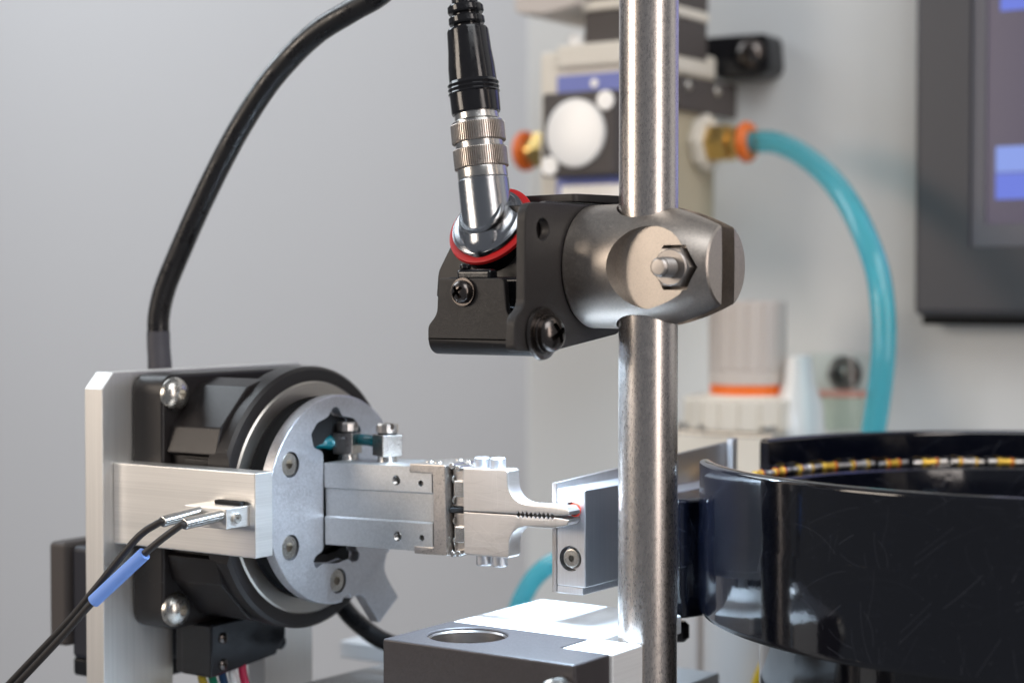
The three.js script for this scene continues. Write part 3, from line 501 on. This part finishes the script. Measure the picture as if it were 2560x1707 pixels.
  part(h, 'yellow_band', lathe([[1, 0], [1.53, 0.05], [1.53, 0.6], [1, 0.7]], [P[0], P[1], P[2] + 3.9], [0, 0, 1], 28), mat('bright yellow band', [0.8, 0.6, 0.02], { roughness: 0.3 }));
}

// ------------------------------------------------------------------ bowl
{
  const b = thing('feeder_bowl', 'large glossy black scratched feeder bowl on the right', 'bowl', [66, 0, -85]), C = [66, -85];
  const sector = (r0, r1, a0, a1, n = 120) => [...arc(C[0], C[1], r1, a0, a1, n), ...arc(C[0], C[1], r0, a1, a0, n)];
  // angles: x = r cos, z = r sin; near-left silhouette at 146 deg, far-left at 185 deg
  part(b, 'upper_wall', ext(sector(84.6, 87.4, -172, 146), 'y', 62, 79.4, 1.1, [], 4, 0.7), M.bowl);
  const low = [[60, 42.4], [86.2, 42.4], [87.0, 42.7], [87.35, 43.3], [87.4, 44], [87.4, 63.4], [84.8, 63.4], [84.8, 62]];
  part(b, 'lower_wall', lathe(low, [C[0], 0, C[1]], [0, 1, 0], 180), M.bowl);
  part(b, 'track_ledge', ext(sector(76.6, 84.9, -174, 140), 'y', 66.4, 69.6, 0.6, [], 3), M.bowl);
  part(b, 'inner_wall', lathe([[76.8, 69.4], [76.4, 69.6], [75.8, 69.2], [74, 50], [60, 47], [20, 52], [0, 56]], [C[0], 0, C[1]], [0, 1, 0], 160), M.bowl);
  part(b, 'pedestal', lathe([[0, -20], [70, -20], [72, -19], [72.4, 42.2], [70, 42.3], [0, 42.3]], [C[0], 0, C[1]], [0, 1, 0], 160), M.bowl);
  part(b, 'outlet_chute', ext(rounded([[-24, -35.5], [-10.6, -35.5], [-4, -52], [-24, -56]], [1.5, 2.5, 1, 1]), 'y', 40.6, 69.4, 1.0, [], 3), M.bowl);
  part(b, 'outlet_knob', rod(2.6, 5, [-16.2, 33.4, -44], [0, 1, 0], 1), M.blackGloss);
}

// ------------------------------------------------------------------ blocks in the foreground
{
  const d = thing('black_block', 'black anodised block with a round bore in the foreground', 'block', [-22, 10, 28]);
  const top = rounded([[-47.6, 33.8], [2.4, 33.8], [2.4, 20.0], [-9.9, 20.0], [-9.9, 8.3], [-47.6, 8.3]], [0.8, 0.8, 0.6, 0.5, 0.8, 0.6]);
  part(d, 'block', ext(top, 'y', 4, 43.2, 0.5, [circ(-34.5, 19.8, 8.9, 64)], 3), M.blockDark);
  part(d, 'bore_sleeve', lathe([[8.85, 8], [8.85, 42.6], [8.5, 42.2], [8.5, 8]], [-34.5, 0, 19.8], [0, 1, 0], 80), M.steel);
  part(d, 'cap_screw', rod(3.6, 4, [-0.6, 37.0, 33.8], [0, 0, 1], 0.6), M.screw);
  const a = thing('aluminium_plate', 'bright lit aluminium plate behind the black block, under the jaws', 'plate', [-22, 10, -8]);
  const out = rounded([[-47.2, 8.25], [-10.0, 8.25], [-7.8, 7.1], [-7.8, -10], [-6.9, -12], [-6.9, -28.8], [-46.6, -28.8]], [0.5, 0.2, 0.2, 0.5, 0.5, 1.2, 1.2]);
  part(a, 'plate', ext(out, 'y', 38.7, 43.1, 0.45, [], 3), M.aluBlock);
  part(a, 'front_foot', box(-9.85, 3.0, 4, 43.1, 7.2, 19.9, 0.45, 3), M.aluBlock);
}

// ------------------------------------------------------------------ background: valve with gauge on the cabinet
{
  const v = thing('pressure_valve', 'cream valve unit with round white gauge and blue labels behind the rod', 'valve', [-138, 140, -230]);
  part(v, 'valve_body', box(-158.6, -118.5, 132, 199.6, -258, -200, 1.2, 3), M.olive);
  part(v, 'front_cover', box(-158.8, -123, 132, 204.6, -204, -199.2, 2, 3), M.cream);
  part(v, 'top_plate', box(-150.5, -118, 197.6, 206.2, -258.5, -197.5, 1.5, 3), M.cream);
  part(v, 'top_block', box(-140.8, -117.4, 203.6, 217.6, -250, -201, 0.8), M.taupe);
  part(v, 'top_cap', box(-141.4, -116.8, 217.6, 221.4, -250.5, -200, 0.8), M.cream);
  part(v, 'upper_block', box(-140.4, -117, 221.2, 240, -250, -201, 0.8), M.taupe);
  part(v, 'round_cap', rod(4.6, 7, [-145, 203.4, -205], [0, 1, 0], 1.2), M.white);
  part(v, 'blue_label', box(-150.6, -123, 188.6, 195.4, -199.3, -198.6, 0.1), M.label);
  part(v, 'label_dot', rod(1.5, 0.3, [-135, 192, -198.6], [0, 0, 1], 0.1), M.white);
  part(v, 'lower_label', box(-150.8, -122.6, 133, 160.4, -199.3, -198.6, 0.1), M.label);
  part(v, 'label_field', box(-148.8, -123.2, 134, 156.4, -198.7, -198.2, 0.1), M.white);
  const g = part(v, 'gauge_housing', box(-151.2, -121.6, 159.2, 188.4, -199, -189.6, 1, 3), M.taupe);
  part(g, 'gauge_dial', lathe([[0, 0], [11.2, 0], [11.9, 0.5], [11.9, 1.6], [11, 2.1], [0, 2.4]], [-136.7, 173.9, -190], [0, 0, 1], 64), M.white);
  for (const [x, y] of [[-124.8, 184.6], [-147.6, 162.9]]) part(g, 'round_screw', socketHead([x, y, -189.7], [0, 0, 1], 3.4, 1, 0.8), M.white);
  part(v, 'side_bracket', box(-118.6, -116.2, 184, 197, -272, -226, 1), M.taupe);
  for (const z of [-232.5, -255]) part(v, 'bracket_screw', buttonHead([-116.2, 193, z], [1, 0, 0], 2.0, 1.6, 0.7), M.screw);
  part(v, 'port_boss', lathe([[0, 0], [9, 0], [10.5, 1], [10.5, 4], [9, 5], [0, 5]], [-118.6, 173.5, -246], [1, 0, 0], 8, 0.3), M.cream);
  const fit = (x, y, z, s, name, label) => {
    const f = thing('push_fitting', label, 'fitting', [x, y, z], 'brass push fittings with orange collars');
    part(f, 'hex_body', turnTo(ext(hexa(0, 0, 7.2), 'y', 0, 8.6, 0.7), [x, y, z], [s, 0, 0]), M.brass);
    part(f, 'brass_neck', rod(4.9, 5, [x + s * 8.4, y, z], [s, 0, 0], 0.8), M.brass);
    part(f, 'orange_collar', lathe([[3.6, 0], [6.6, 0], [7.4, 1], [7.4, 2.6], [6.6, 3.6], [3.6, 3.6]], [x + s * 12.6, y, z], [s, 0, 0], 40), M.orange);
    return f;
  };
  fit(-113.6, 172.9, -246, 1, 0, 'brass fitting with orange collar feeding the curved teal tube right of the rod');
  fit(-158.6, 170.6, -212, -1, 0, 'brass fitting with orange collar left of the white gauge');
  const sb = thing('support_bracket', 'black bracket with a shiny round screw right of the valve top', 'bracket', [-110, 206, -264]);
  part(sb, 'plate', ext(rounded([[-126, 214.6], [-99, 214.2], [-97.6, 200], [-104, 197.4], [-126, 199.5]], [1, 3, 5, 4, 1]), 'z', -275, -262, 1), M.blackGloss);
  part(sb, 'dome_screw', buttonHead([-105.6, 207, -262], [0, 0, 1], 5.6, 4.2, 1.2), M.darkScrew);
  const ub = thing('upper_bracket', 'grey sheet bracket at the top edge left of the valve block', 'bracket', [-152, 222, -205]);
  part(ub, 'plate', ext(rounded([[-166.6, 219.4], [-164, 218], [-153, 217.2], [-140, 219.2], [-140, 240], [-166.6, 240]], 1), 'z', -235, -195, 0.8), M.beige);

  const tb = thing('air_tube', 'teal air tube curving down from the orange fitting beside the screen', 'tube', [-60, 140, -230]);
  part(tb, 'tube', tube([[-98, 173, -246], [-94, 172.8, -246], [-86, 171.8, -243], [-74, 167.4, -236], [-60, 159.6, -226], [-47.5, 149.6, -216], [-38, 138.5, -208], [-30.5, 125.5, -202], [-27.2, 112.5, -199], [-26.6, 100, -198], [-28, 86, -198], [-31, 70, -199]], 4.0, 110, 24), M.teal);
  const tl = thing('lower_air_tube', 'teal tube end bending behind the feeder track above the lit plate', 'tube', [-104, 32, -120]);
  part(tl, 'tube', tube([[-118, 8, -120], [-115.5, 18, -120], [-112, 25.6, -120], [-107.6, 31.4, -120], [-101, 36, -120], [-92, 39, -121], [-80, 40, -122]], 3.1, 60, 20), M.teal);
}
// ------------------------------------------------------------------ background: regulator knob, clear cap, operator screen
{
  const k = thing('regulator', 'cream regulator with ribbed grey knob and orange ring behind the bowl', 'regulator', [-86, 70, -222]), x = -86.6, z = -222;
  const ribs = []; for (let i = 0; i < 16; i++) for (const [o, q] of [[0.05, 13.5], [0.72, 13.5], [0.8, 12.9], [0.97, 12.9]]) { const a = (i + o) / 16 * 2 * Math.PI; ribs.push([x + q * Math.cos(a), z + q * Math.sin(a)]); }
  part(k, 'knob', ext(ribs, 'y', 91.6, 115.6, 0.9, [], 3, 0.4), M.beige);
  part(k, 'knob_skirt', lathe([[0, 86.8], [13.4, 86.8], [13.6, 91.2], [13, 91.7], [0, 91.7]], [x, 0, z], [0, 1, 0], 48), M.beige);
  part(k, 'orange_ring', lathe([[0, 82.2], [12.4, 82.2], [13, 82.6], [13, 86.9], [0, 86.9]], [x, 0, z], [0, 1, 0], 48), M.orange);
  const rim = []; for (let i = 0; i < 20; i++) for (const [o, q] of [[0.06, 22.4], [0.84, 22.4], [0.88, 21.6], [0.98, 21.6]]) { const a = (i + o) / 20 * 2 * Math.PI; rim.push([x + q * Math.cos(a), z + q * Math.sin(a)]); }
  part(k, 'lock_collar', ext(rim, 'y', 71.4, 82.3, 1, [], 3, 0.4), M.cream);
  part(k, 'collar_neck', lathe([[0, 82], [15.5, 82], [15, 83.2], [0, 83.2]], [x, 0, z], [0, 1, 0], 48), M.cream);
  part(k, 'body', box(x - 20, x + 20, 0, 71, z - 20, z + 20, 2, 3), M.cream);
  part(k, 'cap_plate', box(x - 20, x + 20, 69.4, 71.4, z - 20, z + 20, 0.8), M.screw);
  for (const [px, pz] of [[-16, 16], [-6, 19], [16, 16]]) part(k, 'cap_screw', socketHead([x + px, 71.4, z + pz], [0, 1, 0], 2.8, 2.4, 1.2), M.screw);
  part(k, 'side_arm', lathe([[0, 70], [9, 70], [8.4, 80], [5.4, 88], [4.4, 96.4], [3.4, 97.2], [0, 97.3]], [x + 20, 0, z + 1], [0, 1, 0], 36), M.white);
  const c = thing('clear_cap', 'clear plastic bowl with a dark screw inside beside the regulator', 'cap', [-66, 70, -250]), cx = -65.6, cz = -254;
  part(c, 'cap_wall', lathe([[12.4, 70], [12.4, 94.5], [11.6, 96.6], [9, 97.2], [0, 97.4]], [cx, 0, cz], [0, 1, 0], 56), M.clear);
  part(c, 'pale_liquid', lathe([[0, 70], [11.9, 70], [11.9, 81.6], [0, 81.6]], [cx, 0, cz], [0, 1, 0], 48), mat('pale green liquid', [0.93, 0.96, 0.92], { physical: true, roughness: 0.05, transmission: 0.97, thickness: 0, ior: 1.33 }));
  part(c, 'red_seal', lathe([[11.9, 82], [12.3, 82], [12.3, 83], [11.9, 83], [11.9, 82]], [cx, 0, cz], [0, 1, 0], 48), mat('pale red seal', [0.75, 0.3, 0.24], { roughness: 0.5 }));
  part(c, 'inner_screw', buttonHead([-72.6, 88.6, -271], [0, 0, 1], 5.2, 6, 1.4), M.darkScrew);
  part(c, 'screw_washer', rod(6.6, 2, [-72.6, 88.6, -274.5], [0, 0, 1], 0.4), M.taupe);
  const h = thing('operator_screen', 'grey framed operator touch screen with blue buttons at the right edge', 'screen', [20, 160, -265]);
  part(h, 'frame', cut(box(-39.6, 130, 110.4, 280, -275, -256, 2.6, 4), box(-19.6, 120, 133.9, 270, -268, -250, 0.4)), M.hmi);
  part(h, 'bezel', cut(box(-19.5, 119.9, 134.0, 269.9, -266, -257.6, 0.2), box(-14.6, 116, 141.8, 266, -263, -250, 0.3)), M.hmiInner);
  const scr = new THREE.MeshStandardMaterial({ color: new THREE.Color(0.05, 0.045, 0.06), roughness: 0.25, emissive: new THREE.Color(0.17, 0.145, 0.22), emissiveIntensity: 0.3 }); scr.name = 'lit screen';
  const btn = new THREE.MeshStandardMaterial({ color: new THREE.Color(0.05, 0.05, 0.1), emissive: new THREE.Color(0.17, 0.24, 0.85), emissiveIntensity: 0.6 }); btn.name = 'lit blue button';
  const btn2 = new THREE.MeshStandardMaterial({ color: new THREE.Color(0.05, 0.05, 0.1), emissive: new THREE.Color(0.3, 0.42, 0.95), emissiveIntensity: 0.6 }); btn2.name = 'lit pale button';
  part(h, 'frame_gasket', box(-39, 129.5, 107.2, 110.3, -275, -263, 0.4), M.darkGap);
  const sc = part(h, 'screen', box(-14.5, 115.9, 141.9, 265.9, -262, -258.6, 0.1), scr);
  part(sc, 'screen_button', box(-11.2, 40, 150.2, 159, -258.55, -258.3, 0.05), btn);
  part(sc, 'screen_button', box(-11.2, 40, 159.4, 168.2, -258.55, -258.3, 0.05), btn2);
  part(sc, 'screen_button', box(-10, 40, 214, 226, -258.55, -258.3, 0.05), btn);
  const gl = new THREE.RectAreaLight(new THREE.Color(0.4, 0.42, 0.9), 0.5, 0.13, 0.12); gl.name = 'screen_glow'; gl.position.set(0.05, 0.204, -0.2575); gl.lookAt(0.05, 0.204, 1); scene.add(gl);
}
// ------------------------------------------------------------------ beige stand and wire under the bowl
{
  const s = thing('support_column', 'beige round column under the bowl right of the rod', 'column', [-52, 0, -150]);
  part(s, 'column', rod(11, 62, [-53, -30, -150], [0, 1, 0], 0.8), M.beige);
  const q = thing('manifold_block', 'beige block in the gap between the rod and the column', 'block', [-74, 0, -160]);
  part(q, 'block', box(-92, -68, -30, 38, -180, -150, 1), M.beige);
  const y = thing('yellow_wire', 'yellow wire curving beside the pedestal below the bowl', 'wire', [-42, 0, -140]);
  part(y, 'jacket', tube([[-36, 14, -140], [-40, 8, -140], [-43, 0, -140], [-44, -12, -140]], 1.4, 30, 10), mat('yellow jacket', [0.7, 0.42, 0.02], { roughness: 0.5 }));
}

scene.traverse((o) => { if (o.isMesh || o.isSpotLight) { o.castShadow = true; } if (o.isMesh) o.receiveShadow = true; });
renderer.render(scene, camera);
